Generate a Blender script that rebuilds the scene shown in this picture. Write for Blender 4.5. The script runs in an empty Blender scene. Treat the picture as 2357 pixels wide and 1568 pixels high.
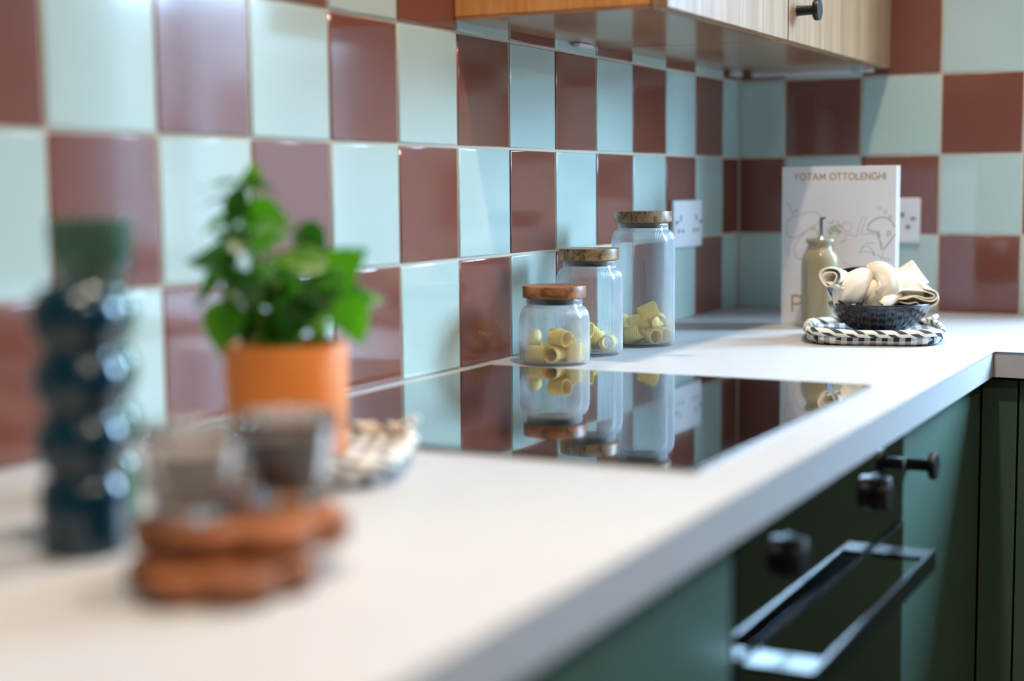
import bpy, bmesh, math, random
from mathutils import Vector, Matrix, Euler

sc = bpy.context.scene
COL = sc.collection
H = 0.90            # height of the worktop surface above the floor
PI = math.pi

# ------------------------------------------------------------------ camera
cam_d = bpy.data.cameras.new('camera')
cam = bpy.data.objects.new('camera', cam_d); COL.objects.link(cam)
yaw, pitch, roll = -0.4776, -0.1009, -0.0083
fw = Vector((math.sin(yaw)*math.cos(pitch), math.cos(yaw)*math.cos(pitch), math.sin(pitch)))
r0 = fw.cross(Vector((0, 0, 1))).normalized(); u0 = r0.cross(fw)
rr = r0*math.cos(roll) + u0*math.sin(roll); uu = -r0*math.sin(roll) + u0*math.cos(roll)
M = Matrix((rr, uu, -fw)).transposed().to_4x4()
M.translation = Vector((1.0082, -2.9536, H + 0.2455))
cam.matrix_world = M
cam_d.sensor_width = 36.0
cam_d.lens = 3486.7/2357*36.0
cam_d.clip_start = 0.02
cam_d.dof.use_dof = True
cam_d.dof.focus_distance = 2.25
cam_d.dof.aperture_fstop = 1.7
sc.camera = cam

# ------------------------------------------------------------------ view, world
sc.view_settings.view_transform = 'Standard'
sc.view_settings.look = 'None'
sc.view_settings.gamma = 1.0
sc.view_settings.use_curve_mapping = False
sc.view_settings.exposure = 0.2
sc.cycles.max_bounces = 10
sc.cycles.diffuse_bounces = 4
sc.cycles.glossy_bounces = 6
sc.cycles.transmission_bounces = 8
sc.cycles.transparent_max_bounces = 20
sc.cycles.sample_clamp_indirect = 6.0
sc.cycles.blur_glossy = 0.3
sc.cycles.use_denoising = True
sc.cycles.use_adaptive_sampling = True
sc.cycles.adaptive_threshold = 0.05
sc.cycles.adaptive_min_samples = 20

WIN = dict(x0=0.92, x1=1.74, z0=H+0.06, z1=H+1.15)
world = bpy.data.worlds.new('sky'); sc.world = world
world.use_nodes = True
nt = world.node_tree
bgn = nt.nodes['Background']
bgn.inputs[0].default_value = (0.46, 0.72, 1.0, 1)      # cool overcast daylight
bgn.inputs[1].default_value = 106.0

def portal(name, loc, rot, sx, sy):
    l = bpy.data.lights.new(name, 'AREA'); l.shape = 'RECTANGLE'; l.size = sx; l.size_y = sy
    l.cycles.is_portal = True
    o = bpy.data.objects.new(name, l); o.location = loc; o.rotation_euler = rot; COL.objects.link(o)
portal('window_portal', ((WIN['x0']+WIN['x1'])/2, 0.12, (WIN['z0']+WIN['z1'])/2), (-PI/2, 0, 0),
       WIN['x1']-WIN['x0'], WIN['z1']-WIN['z0'])

DOWN = [(0.58, -0.78), (0.55, -1.52), (0.80, -2.55), (1.9, -0.9), (1.9, -2.4), (1.9, -3.9)]  # the last three, out in the room, are added as warm fill
DOWN_W = [40, 56, 66, 8, 42, 42]
DOWN_A = [105, 92, 68, 110, 150, 150]

# ------------------------------------------------------------------ helpers
def lin(c):
    c = c/255.0
    return c/12.92 if c <= 0.04045 else ((c+0.055)/1.055)**2.4
def rgb(r, g, b): return (lin(r), lin(g), lin(b), 1.0)

def newmat(name):
    m = bpy.data.materials.new(name); m.use_nodes = True
    return m, m.node_tree, m.node_tree.nodes['Principled BSDF']
def mat(name, col, rough=0.5, metal=0.0, coat=0.0, spec=0.5, trans=0.0, ior=1.45, var=0.0, vscale=20.0, bump=0.0, bscale=60.0, sheen=0.0):
    m, t, p = newmat(name)
    p.inputs['Base Color'].default_value = col
    p.inputs['Roughness'].default_value = rough
    p.inputs['Metallic'].default_value = metal
    p.inputs['Coat Weight'].default_value = coat
    p.inputs['Coat Roughness'].default_value = 0.05
    p.inputs['Specular IOR Level'].default_value = spec
    p.inputs['Transmission Weight'].default_value = trans
    p.inputs['IOR'].default_value = ior
    p.inputs['Sheen Weight'].default_value = sheen
    if var or bump:
        tc = t.nodes.new('ShaderNodeTexCoord')
    if var:
        n = t.nodes.new('ShaderNodeTexNoise'); n.inputs['Scale'].default_value = vscale; n.inputs['Detail'].default_value = 6
        t.links.new(tc.outputs['Object'], n.inputs['Vector'])
        mx = t.nodes.new('ShaderNodeMix'); mx.data_type = 'RGBA'
        mx.inputs[6].default_value = tuple(c*(1-var) for c in col[:3]) + (1,)
        mx.inputs[7].default_value = tuple(min(1, c*(1+var)) for c in col[:3]) + (1,)
        t.links.new(n.outputs['Fac'], mx.inputs[0]); t.links.new(mx.outputs[2], p.inputs['Base Color'])
    if bump:
        n2 = t.nodes.new('ShaderNodeTexNoise'); n2.inputs['Scale'].default_value = bscale; n2.inputs['Detail'].default_value = 3
        t.links.new(tc.outputs['Object'], n2.inputs['Vector'])
        b = t.nodes.new('ShaderNodeBump'); b.inputs['Strength'].default_value = bump; b.inputs['Distance'].default_value = 0.002
        t.links.new(n2.outputs['Fac'], b.inputs['Height']); t.links.new(b.outputs['Normal'], p.inputs['Normal'])
    return m
def wood(name, c1, c2, scale=(40, 40, 2.0), rough=0.45, coat=0.0, seed=0.0, contrast=(0.35, 0.7), spec=0.5):
    """streaky wood grain: long along the axis with the smallest scale"""
    m, t, p = newmat(name)
    tc = t.nodes.new('ShaderNodeTexCoord'); mp = t.nodes.new('ShaderNodeMapping')
    mp.inputs['Scale'].default_value = scale; mp.inputs['Location'].default_value = (seed, seed*1.7, seed*0.6)
    n = t.nodes.new('ShaderNodeTexNoise'); n.inputs['Scale'].default_value = 1.0; n.inputs['Detail'].default_value = 8; n.inputs['Roughness'].default_value = 0.62
    n.inputs['Distortion'].default_value = 0.8
    cr = t.nodes.new('ShaderNodeValToRGB')
    cr.color_ramp.elements[0].position = contrast[0]; cr.color_ramp.elements[0].color = c1
    cr.color_ramp.elements[1].position = contrast[1]; cr.color_ramp.elements[1].color = c2
    t.links.new(tc.outputs['Object'], mp.inputs['Vector']); t.links.new(mp.outputs[0], n.inputs['Vector'])
    t.links.new(n.outputs['Fac'], cr.inputs[0]); t.links.new(cr.outputs[0], p.inputs['Base Color'])
    p.inputs['Roughness'].default_value = rough; p.inputs['Coat Weight'].default_value = coat
    p.inputs['Coat Roughness'].default_value = 0.12; p.inputs['Specular IOR Level'].default_value = spec
    b = t.nodes.new('ShaderNodeBump'); b.inputs['Strength'].default_value = 0.08; b.inputs['Distance'].default_value = 0.001
    t.links.new(n.outputs['Fac'], b.inputs['Height']); t.links.new(b.outputs['Normal'], p.inputs['Normal'])
    return m
def glass_mat(name, tint=(1, 1, 1, 1), through=0.5, ior=1.45):
    """thin-walled clear glass: part of the light passes straight, part is refracted by the wall"""
    m, t, p = newmat(name); t.nodes.remove(p)
    out = t.nodes['Material Output']
    g = t.nodes.new('ShaderNodeBsdfGlass'); g.inputs['IOR'].default_value = ior; g.inputs['Color'].default_value = tint; g.inputs['Roughness'].default_value = 0.0
    tr = t.nodes.new('ShaderNodeBsdfTransparent'); tr.inputs[0].default_value = tint
    mx = t.nodes.new('ShaderNodeMixShader'); mx.inputs[0].default_value = through
    t.links.new(g.outputs[0], mx.inputs[1]); t.links.new(tr.outputs[0], mx.inputs[2]); t.links.new(mx.outputs[0], out.inputs[0])
    return m
def ribbed_glass(name):
    """thin ribbed glass: clear face-on, slightly grey where the wall turns edge-on, mirror-like by Fresnel"""
    m, t, p = newmat(name); t.nodes.remove(p); out = t.nodes['Material Output']
    lw = t.nodes.new('ShaderNodeLayerWeight'); lw.inputs['Blend'].default_value = 0.32
    cr = t.nodes.new('ShaderNodeValToRGB')
    cr.color_ramp.elements[0].position = 0.04; cr.color_ramp.elements[0].color = (1, 1, 1, 1)
    cr.color_ramp.elements[1].position = 0.34; cr.color_ramp.elements[1].color = (0.86, 0.88, 0.90, 1)
    t.links.new(lw.outputs['Facing'], cr.inputs[0])
    tr = t.nodes.new('ShaderNodeBsdfTransparent'); t.links.new(cr.outputs[0], tr.inputs[0])
    # light scattered sideways by the flanks of the ribs
    cr2 = t.nodes.new('ShaderNodeMapRange'); cr2.inputs[1].default_value = 0.03; cr2.inputs[2].default_value = 0.30; cr2.inputs[3].default_value = 0.02; cr2.inputs[4].default_value = 0.30
    t.links.new(lw.outputs['Facing'], cr2.inputs[0])
    df = t.nodes.new('ShaderNodeBsdfDiffuse'); df.inputs[0].default_value = (0.9, 0.93, 0.95, 1)
    tl = t.nodes.new('ShaderNodeBsdfTranslucent'); tl.inputs[0].default_value = (0.9, 0.93, 0.95, 1)
    sm = t.nodes.new('ShaderNodeMixShader'); sm.inputs[0].default_value = 0.5; t.links.new(df.outputs[0], sm.inputs[1]); t.links.new(tl.outputs[0], sm.inputs[2])
    ad = t.nodes.new('ShaderNodeMixShader'); t.links.new(cr2.outputs[0], ad.inputs[0])
    t.links.new(tr.outputs[0], ad.inputs[1]); t.links.new(sm.outputs[0], ad.inputs[2])
    gl = t.nodes.new('ShaderNodeBsdfGlossy'); gl.inputs['Roughness'].default_value = 0.02
    lw2 = t.nodes.new('ShaderNodeLayerWeight'); lw2.inputs['Blend'].default_value = 0.5
    pw = t.nodes.new('ShaderNodeMath'); pw.operation = 'POWER'; pw.inputs[1].default_value = 3.5; t.links.new(lw2.outputs['Facing'], pw.inputs[0])
    fr = t.nodes.new('ShaderNodeMath'); fr.operation = 'MULTIPLY_ADD'; fr.inputs[1].default_value = 0.55; fr.inputs[2].default_value = 0.045; t.links.new(pw.outputs[0], fr.inputs[0])
    mx = t.nodes.new('ShaderNodeMixShader'); t.links.new(fr.outputs[0], mx.inputs[0]); t.links.new(ad.outputs[0], mx.inputs[1]); t.links.new(gl.outputs[0], mx.inputs[2])
    t.links.new(mx.outputs[0], out.inputs[0])
    return m
def stripe_mat(name, ca, cb, n_along, n_around, duty=0.5, rough=0.9):
    """diagonal stripes along a cord, from its UVs"""
    m, t, p = newmat(name)
    uv = t.nodes.new('ShaderNodeTexCoord'); sp = t.nodes.new('ShaderNodeSeparateXYZ')
    t.links.new(uv.outputs['UV'], sp.inputs[0])
    a = t.nodes.new('ShaderNodeMath'); a.operation = 'MULTIPLY'; a.inputs[1].default_value = n_along
    b = t.nodes.new('ShaderNodeMath'); b.operation = 'MULTIPLY_ADD'; b.inputs[1].default_value = n_around
    f = t.nodes.new('ShaderNodeMath'); f.operation = 'FRACT'; g = t.nodes.new('ShaderNodeMath'); g.operation = 'GREATER_THAN'; g.inputs[1].default_value = duty
    mx = t.nodes.new('ShaderNodeMix'); mx.data_type = 'RGBA'; mx.inputs[6].default_value = ca; mx.inputs[7].default_value = cb
    t.links.new(sp.outputs[0], a.inputs[0]); t.links.new(sp.outputs[1], b.inputs[0]); t.links.new(a.outputs[0], b.inputs[2])
    t.links.new(b.outputs[0], f.inputs[0]); t.links.new(f.outputs[0], g.inputs[0]); t.links.new(g.outputs[0], mx.inputs[0])
    t.links.new(mx.outputs[2], p.inputs['Base Color']); p.inputs['Roughness'].default_value = rough
    return m
def gingham_mat(name, dark, light, freq):
    m, t, p = newmat(name)
    tc = t.nodes.new('ShaderNodeTexCoord'); sp = t.nodes.new('ShaderNodeSeparateXYZ'); t.links.new(tc.outputs['Object'], sp.inputs[0])
    gs = []
    for k in (0, 1):
        a = t.nodes.new('ShaderNodeMath'); a.operation = 'MULTIPLY'; a.inputs[1].default_value = freq
        f = t.nodes.new('ShaderNodeMath'); f.operation = 'FRACT'
        g = t.nodes.new('ShaderNodeMath'); g.operation = 'GREATER_THAN'; g.inputs[1].default_value = 0.5
        t.links.new(sp.outputs[k], a.inputs[0]); t.links.new(a.outputs[0], f.inputs[0]); t.links.new(f.outputs[0], g.inputs[0]); gs.append(g)
    s = t.nodes.new('ShaderNodeMath'); s.operation = 'ADD'; t.links.new(gs[0].outputs[0], s.inputs[0]); t.links.new(gs[1].outputs[0], s.inputs[1])
    h = t.nodes.new('ShaderNodeMath'); h.operation = 'MULTIPLY'; h.inputs[1].default_value = 0.5; t.links.new(s.outputs[0], h.inputs[0])
    mx = t.nodes.new('ShaderNodeMix'); mx.data_type = 'RGBA'; mx.inputs[6].default_value = light; mx.inputs[7].default_value = dark
    t.links.new(h.outputs[0], mx.inputs[0]); t.links.new(mx.outputs[2], p.inputs['Base Color']); p.inputs['Roughness'].default_value = 0.95
    n = t.nodes.new('ShaderNodeTexNoise'); n.inputs['Scale'].default_value = 900; b = t.nodes.new('ShaderNodeBump'); b.inputs['Strength'].default_value = 0.3; b.inputs['Distance'].default_value = 0.001
    t.links.new(n.outputs['Fac'], b.inputs['Height']); t.links.new(b.outputs['Normal'], p.inputs['Normal'])
    return m

def tag(o, label=None, cat=None, group=None, kind=None):
    if label: o['label'] = label
    if cat: o['category'] = cat
    if group: o['group'] = group
    if kind: o['kind'] = kind
    return o
def thing(name, label, cat, loc=(0, 0, 0), rotz=0.0, group=None):
    o = bpy.data.objects.new(name, None); COL.objects.link(o)
    o.location = loc; o.rotation_euler = (0, 0, rotz); o.empty_display_size = 0.02
    return tag(o, label, cat, group)
def link(name, me, m=None, parent=None, loc=(0, 0, 0), rot=(0, 0, 0)):
    o = bpy.data.objects.new(name, me); COL.objects.link(o)
    if m is not None and len(me.materials) == 0: me.materials.append(m)
    if parent is not None: o.parent = parent
    o.location = loc; o.rotation_euler = rot
    return o
def mesh(verts, faces, smooth=False, name='m'):
    me = bpy.data.meshes.new(name); me.from_pydata([tuple(v) for v in verts], [], faces); me.validate()
    bm = bmesh.new(); bm.from_mesh(me); bmesh.ops.recalc_face_normals(bm, faces=bm.faces); bm.to_mesh(me); bm.free()
    if smooth: me.polygons.foreach_set('use_smooth', [True]*len(me.polygons))
    me.update(); return me
def smooth_by_angle(me, ang=35):
    me.polygons.foreach_set('use_smooth', [True]*len(me.polygons))
    try: me.set_sharp_from_angle(angle=math.radians(ang))
    except Exception: pass
    return me
def box_bm(bm, x0, x1, y0, y1, z0, z1, bevel=0.0, seg=2):
    vs = [bm.verts.new(c) for c in ((x0,y0,z0),(x1,y0,z0),(x1,y1,z0),(x0,y1,z0),(x0,y0,z1),(x1,y0,z1),(x1,y1,z1),(x0,y1,z1))]
    fs = [bm.faces.new([vs[i] for i in f]) for f in ((3,2,1,0),(4,5,6,7),(0,1,5,4),(1,2,6,5),(2,3,7,6),(3,0,4,7))]
    if bevel:
        es = list({e for f in fs for e in f.edges})
        bmesh.ops.bevel(bm, geom=es, offset=bevel, segments=seg, affect='EDGES', profile=0.5)
def bm_mesh(bm, smooth=True):
    bmesh.ops.recalc_face_normals(bm, faces=bm.faces)
    me = bpy.data.meshes.new('m'); bm.to_mesh(me); bm.free()
    if smooth:
        smooth_by_angle(me)
        for f in me.polygons:           # big flat faces stay flat, only the rounded edges are smoothed
            if max(abs(c) for c in f.normal) > 0.9995: f.use_smooth = False
    return me
def box(name, b, m, parent=None, bevel=0.0, org=(0, 0, 0), seg=2):
    """b in world coordinates; org is the world location of the root thing"""
    bm = bmesh.new()
    box_bm(bm, b[0]-org[0], b[1]-org[0], b[2]-org[1], b[3]-org[1], b[4]-org[2], b[5]-org[2], bevel, seg)
    return link(name, bm_mesh(bm), m, parent)
def lathe(profile, segs=48, radial=None, cap=True):
    """profile: list of (r, z); r == 0 gives a pole"""
    V = []; F = []; rows = []
    for i, (r, z) in enumerate(profile):
        if r < 1e-6:
            rows.append([len(V)]); V.append((0, 0, z))
        else:
            row = []
            for k in range(segs):
                a = 2*PI*k/segs
                q = r + (radial(i, a, r, z) if radial else 0)
                row.append(len(V)); V.append((q*math.cos(a), q*math.sin(a), z))
            rows.append(row)
    for A, B in zip(rows[:-1], rows[1:]):
        for k in range(segs):
            k2 = (k+1) % segs
            if len(A) == 1 and len(B) == 1: continue
            if len(A) == 1: F.append((A[0], B[k], B[k2]))
            elif len(B) == 1: F.append((A[k], A[k2], B[0]))
            else: F.append((A[k], A[k2], B[k2], B[k]))
    return V, F
def catmull(pts, n=8, closed=False):
    P = [Vector(p) for p in pts]; out = []; N = len(P)
    rng = range(N) if closed else range(N-1)
    for i in rng:
        if closed: p0, p1, p2, p3 = P[(i-1) % N], P[i], P[(i+1) % N], P[(i+2) % N]
        else: p0, p1, p2, p3 = P[max(i-1, 0)], P[i], P[i+1], P[min(i+2, N-1)]
        for k in range(n):
            s = k/n
            out.append(0.5*((2*p1) + (p2-p0)*s + (2*p0-5*p1+4*p2-p3)*s*s + (3*p1-p0-3*p2+p3)*s**3))
    if not closed: out.append(P[-1])
    return out
def tube(pts, rad, segs=8, closed=False, uv=False, flat=1.0, up=Vector((0, 0, 1))):
    """swept tube; rad a number or function of s in 0..1. returns mesh with UV (u along, v around)"""
    P = [Vector(p) for p in pts]; N = len(P); V = []; F = []; rings = N
    for i in range(N):
        t = (P[(i+1) % N]-P[i-1]) if closed else (P[min(i+1, N-1)]-P[max(i-1, 0)])
        t = t.normalized() if t.length > 1e-9 else Vector((1, 0, 0))
        u = up if abs(t.dot(up)) < 0.95 else Vector((1, 0, 0))
        a = t.cross(u).normalized(); b = a.cross(t).normalized()
        r = rad(i/max(1, N-1)) if callable(rad) else rad
        for k in range(segs):
            th = 2*PI*k/segs
            V.append(P[i] + a*(r*math.cos(th)) + b*(r*flat*math.sin(th)))
    uvs = []
    for i in range(N if closed else N-1):
        j = (i+1) % N
        for k in range(segs):
            k2 = (k+1) % segs
            F.append((i*segs+k, i*segs+k2, j*segs+k2, j*segs+k))
            uvs.append(((i/N, k/segs), (i/N, (k+1)/segs), ((i+1)/N, (k+1)/segs), ((i+1)/N, k/segs)))
    if not closed:
        F.append(tuple(range(segs))[::-1]); F.append(tuple((N-1)*segs+k for k in range(segs)))
        uvs.append(tuple((0, 0) for _ in range(segs))); uvs.append(tuple((1, 0) for _ in range(segs)))
    return V, F, uvs
def uvmesh(V, F, uvs, smooth=True):
    me = bpy.data.meshes.new('m'); me.from_pydata([tuple(v) for v in V], [], F)
    lay = me.uv_layers.new(name='UVMap'); i = 0
    for f, q in zip(me.polygons, uvs):
        for li, c in zip(f.loop_indices, q): lay.data[li].uv = c
    if smooth: me.polygons.foreach_set('use_smooth', [True]*len(me.polygons))
    me.update(); return me
class MB:
    """collects several shapes into one mesh"""
    def __init__(s): s.V = []; s.F = []
    def add(s, V, F, M=None):
        o = len(s.V); s.V += [(M @ Vector(v)) if M else Vector(v) for v in V]; s.F += [tuple(i+o for i in f) for f in F]; return s
    def mesh(s, smooth=True, ang=None):
        me = mesh(s.V, s.F, smooth)
        if ang: smooth_by_angle(me, ang)
        return me
def copy_tree(o, parent=None):
    c = o.copy(); COL.objects.link(c); c.parent = parent
    for ch in list(o.children): copy_tree(ch, c)
    return c

# ------------------------------------------------------------------ materials
M_light = mat('duck_egg_glaze', rgb(182, 199, 190), 0.09, spec=0.85, var=0.03, vscale=6, bump=0.03, bscale=14)
M_terra = mat('terracotta_glaze', rgb(120, 69, 55), 0.10, spec=0.85, var=0.04, vscale=6, bump=0.03, bscale=14)
M_grout = mat('beige_grout', rgb(205, 188, 166), 0.9, var=0.06, vscale=60)
M_paint = mat('white_paint', rgb(200, 196, 190), 0.85)
M_room = mat('dark_sage_paint', rgb(54, 53, 51), 0.8)
M_ceil = mat('ceiling_paint', rgb(240, 239, 236), 0.9)
M_top = mat('pale_stone', rgb(184, 183, 183), 0.4, spec=0.3, var=0.05, vscale=26)
M_green = mat('sage_green_lacquer', rgb(72, 94, 81), 0.42, spec=0.35, var=0.04, vscale=40)
M_carc = mat('dark_carcass', rgb(52, 60, 54), 0.6)
M_oak_warm = wood('oak_warm_lit', rgb(200, 124, 60), rgb(228, 164, 98), (60, 60, 2.2), rough=0.42, seed=2.3)  # warm lamplight on the end panel is put into this oak's colour
M_oakd_dim = wood('oak_door_dimmed', rgb(142, 104, 72), rgb(176, 142, 108), (55, 55, 1.6), rough=0.38, seed=7.1)  # same oak as the carcass, colour darkened to offset strong daylight
M_under = wood('laminate_underside', rgb(134, 94, 66), rgb(176, 132, 98), (8, 3, 40), rough=0.16, seed=4.0)
M_black = mat('matt_black_metal', rgb(16, 17, 19), 0.34, spec=0.5)
M_gloss = mat('gloss_black_trim', rgb(8, 9, 10), 0.24, spec=0.5)
M_bglass = mat('black_glass', rgb(7, 7, 9), 0.03, spec=0.6, coat=1.0)
M_hob = mat('hob_glass', rgb(9, 8, 11), 0.015, spec=0.9, coat=1.0)
M_steel = mat('brushed_steel', rgb(190, 192, 196), 0.22, metal=1.0)
M_plastic = mat('white_plastic', rgb(226, 222, 222), 0.3)
M_hole = mat('socket_hole', rgb(14, 14, 14), 0.6)
M_floor = wood('floor_boards', rgb(80, 62, 46), rgb(112, 90, 68), (3, 30, 30), rough=0.45, seed=1.0)
M_upvc = mat('grey_window_frame', rgb(150, 152, 156), 0.35)
M_pane = glass_mat('window_glass', (0.97, 0.99, 1, 1), 0.9)
M_jar = ribbed_glass('jar_glass')
M_tumb = glass_mat('tumbler_glass', (0.93, 0.93, 0.93, 1), 0.0)
M_seal = mat('dark_seal', rgb(48, 44, 44), 0.5)

# ------------------------------------------------------------------ room shell
T = 0.152; Z0 = H - 0.0036; AL = 0.6219*T; BB = 0.6299*T; ROWS = 6
XR, YR, ZC = 3.6, -5.2, 2.45
tag(box('floor', (-0.15, XR+0.15, YR-0.15, 0.15, -0.1, 0.0), M_floor), kind='structure')
tag(box('ceiling', (-0.15, XR+0.15, YR-0.15, 0.15, ZC, ZC+0.1), M_ceil), kind='structure')
wall_left = tag(box('wall_left', (-0.15, -0.008, YR, 0.15, 0, ZC), M_paint), kind='structure')
def holed_wall(name, axis, a0, a1, n0, n1, h):
    """wall slab with one rectangular opening h = (a0, a1, z0, z1) along its axis"""
    bm = bmesh.new()
    for p, q, z0, z1 in ((a0, h[0], 0, ZC), (h[1], a1, 0, ZC), (h[0], h[1], 0, h[2]), (h[0], h[1], h[3], ZC)):
        if axis == 'x': box_bm(bm, p, q, n0, n1, z0, z1)
        else: box_bm(bm, n0, n1, p, q, z0, z1)
    return tag(link(name, bm_mesh(bm, False), M_paint), kind='structure')
wall_back = holed_wall('wall_back', 'x', -0.008, XR, 0.008, 0.15, (WIN['x0'], WIN['x1'], WIN['z0'], WIN['z1']))
tag(box('wall_right', (XR, XR+0.15, YR, 0.15, 0, ZC), M_room), kind='structure')
wall_rear = tag(box('wall_rear', (-0.15, XR+0.15, YR-0.15, YR, 0, ZC), M_room), kind='structure')

def window(name, w, h, loc, rotz, bars, sill=True):
    """local: x along the wall from 0 to w, -y into the room, z up; bars = x of the mullions"""
    root = bpy.data.objects.new(name, None); COL.objects.link(root); root.location = loc; root.rotation_euler = (0, 0, rotz); tag(root, kind='structure')
    f = 0.055; d = 0.035
    bm = bmesh.new()
    for b in [(0, f, 0, h), (w-f, w, 0, h), (f, w-f, 0, f), (f, w-f, h-f, h)] + [(x-f/2, x+f/2, f, h-f) for x in bars]:
        box_bm(bm, b[0], b[1], -d, d, b[2], b[3], 0.004)
    link('window_frame', bm_mesh(bm), M_upvc, root)
    xs = [f] + [q for x in bars for q in (x-f/2, x+f/2)] + [w-f]
    for a, b in zip(xs[0::2], xs[1::2]):
        bm = bmesh.new(); box_bm(bm, a, b, -0.003, 0.003, f, h-f); link('pane', bm_mesh(bm, False), M_pane, root)
    for x in bars:
        bm = bmesh.new(); box_bm(bm, x+0.015, x+0.029, -0.065, -0.035, 0.24, 0.38, 0.004); link('window_handle', bm_mesh(bm), M_black, root)
    if sill:
        bm = bmesh.new(); box_bm(bm, -0.03, w+0.03, -0.10, -0.036, -0.022, 0.0, 0.004); link('window_sill', bm_mesh(bm), M_upvc, root)
    return root
window('window_1', WIN['x1']-WIN['x0'], WIN['z1']-WIN['z0'], (WIN['x0'], 0.085, WIN['z0']), 0, [0.54])
# outside the window: paving and an added dark wall that hides low sky from reflections
tag(box('ground', (-6, 12, 0.16, 14, -0.15, -0.02), mat('paving', rgb(150, 146, 138), 0.9, var=0.1, vscale=3)), kind='structure')
tag(box('wall_sky_block', (-6, 12, 4.2, 4.4, -0.02, 2.35), mat('sky_block_dark', rgb(38, 30, 26), 0.9, var=0.05, vscale=2)), kind='structure')

# ---- tiles: every tile a part of its wall
_tc = {}
def tile_mesh(w, h, light):
    k = (round(w, 4), round(h, 4), light)
    if k in _tc: return _tc[k]
    V = []; F = []
    for ins, dep in ((0, 0.0), (0, 0.0058), (0.0005, 0.0068), (0.0016, 0.0074)):
        for (a, b) in ((ins, ins), (w-ins, ins), (w-ins, h-ins), (ins, h-ins)): V.append((a, b, dep))
    for r in range(3):
        for c in range(4):
            c2 = (c+1) % 4; F.append((r*4+c, r*4+c2, r*4+4+c2, r*4+4+c))
    F.append((12, 13, 14, 15))
    me = bpy.data.meshes.new('tile'); me.from_pydata(V, [], F)
    me.polygons.foreach_set('use_smooth', [4 <= i < 12 for i in range(len(me.polygons))])
    me.materials.append(M_light if light else M_terra); me.update()
    _tc[k] = me; return me
random.seed(4)
G = 0.0040
def jig(): return random.uniform(-0.0012, 0.0012)
tiles = []
KMAX = 19
for r in range(ROWS):
    z = Z0 + r*T
    h = T-G; zz = z+G/2
    if r == 0: h = T-G/2-0.0045; zz = z+0.0045       # bottom row sits just on the worktop joint
    for k in range(-1, KMAX):
        ya = 0.0 if k == -1 else -(AL+k*T); yb = -(AL+(k+1)*T)
        w = (ya-yb)-G
        me = tile_mesh(w, h, (r+k) % 2 == 1)
        o = link('tile', me, None, wall_left)
        # local x -> -y, local y -> z, local z -> +x
        o.matrix_local = Matrix.Translation((-0.0074, ya-G/2, zz)) @ Matrix(((0, 0, 1, 0), (-1, 0, 0, 0), (0, 1, 0, 0), (0, 0, 0, 1))) @ Euler((jig(), jig(), 0)).to_matrix().to_4x4()
    for j in range(-1, 4):
        xa = 0.0 if j == -1 else BB+j*T; xb = BB+(j+1)*T
        me = tile_mesh((xb-xa)-G, h, (r+j) % 2 == 1)
        o = link('tile', me, None, wall_back)
        o.matrix_local = Matrix.Translation((xa+G/2, 0.0074, zz)) @ Matrix(((1, 0, 0, 0), (0, 0, -1, 0), (0, 1, 0, 0), (0, 0, 0, 1))) @ Euler((jig(), jig(), 0)).to_matrix().to_4x4()
box('grout_bed', (-0.008, -0.0022, -(AL+KMAX*T), 0.004, H-0.04, Z0+ROWS*T), M_grout, wall_left)
box('grout_bed', (-0.002, BB+4*T, 0.0022, 0.008, H-0.04, Z0+ROWS*T), M_grout, wall_back)

# ------------------------------------------------------------------ worktop (one L of stone)
TH = 0.038; XF = 0.62; YB = -0.667; YEND = -3.3; XEND = 2.9
def l_slab():
    pts = [(0.0005, YEND), (XF, YEND), (XF, YB), (XEND, YB), (XEND, -0.0005), (0.0005, -0.0005)]
    bm = bmesh.new()
    lo = [bm.verts.new((x, y, H-TH)) for x, y in pts]; hi = [bm.verts.new((x, y, H)) for x, y in pts]
    bm.faces.new(lo[::-1]); top = bm.faces.new(hi)
    for i in range(6): bm.faces.new((lo[i], lo[(i+1) % 6], hi[(i+1) % 6], hi[i]))
    bmesh.ops.bevel(bm, geom=[e for e in top.edges], offset=0.0025, segments=3, affect='EDGES', profile=0.5)
    return bm_mesh(bm)
wt = link('worktop', l_slab(), M_top)
tag(wt, 'pale L-shaped stone worktop running along both tiled walls', 'worktop')
bm = bmesh.new(); box_bm(bm, XF-0.0004, XF+0.0008, YB-0.0004, YB+0.0008, H-TH, H-0.003)
link('joint_line', bm_mesh(bm, False), mat('worktop_joint', rgb(120, 92, 70), 0.8), wt)

# ------------------------------------------------------------------ base cabinets
def knob(parent, org, base, axis, m=M_black, L=0.036, R=0.0165):
    V, F = lathe([(0, 0), (0.0085, 0), (0.0078, 0.003), (0.0074, L-0.012), (0.0085, L-0.0095), (R*0.93, L-0.0085), (R, L-0.007), (R, L-0.0015), (R*0.95, L), (0, L)], 32)
    rot = Vector((0, 0, 1)).rotation_difference(Vector(axis)).to_matrix().to_4x4()
    me = mesh([(Matrix.Translation(Vector(base)-Vector(org)) @ rot) @ Vector(v) for v in V], F); smooth_by_angle(me, 40)
    return link('knob', me, m, parent)
def base_cabinet(label, box_, door, knob_at=None, axis=(1, 0, 0), extra=None):
    x0, x1, y0, y1 = box_
    org = ((x0+x1)/2, (y0+y1)/2, 0)
    c = thing('base_cabinet', label, 'cabinet', org)
    box('carcass', (x0, x1, y0, y1, 0.10, H-TH-0.001), M_carc, c, 0, org)
    px = (x0, x1-0.04, y0, y1) if axis[0] else (x0, x1, y0+0.04, y1)
    box('plinth', px + (0.0, 0.0995), M_carc, c, 0, org)
    d = box('door', door, M_green, c, 0.0015, org)
    if knob_at: knob(d, org, knob_at, axis)
    if extra: box('filler_strip', extra, M_green, c, 0.001, org)
    return c
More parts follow.
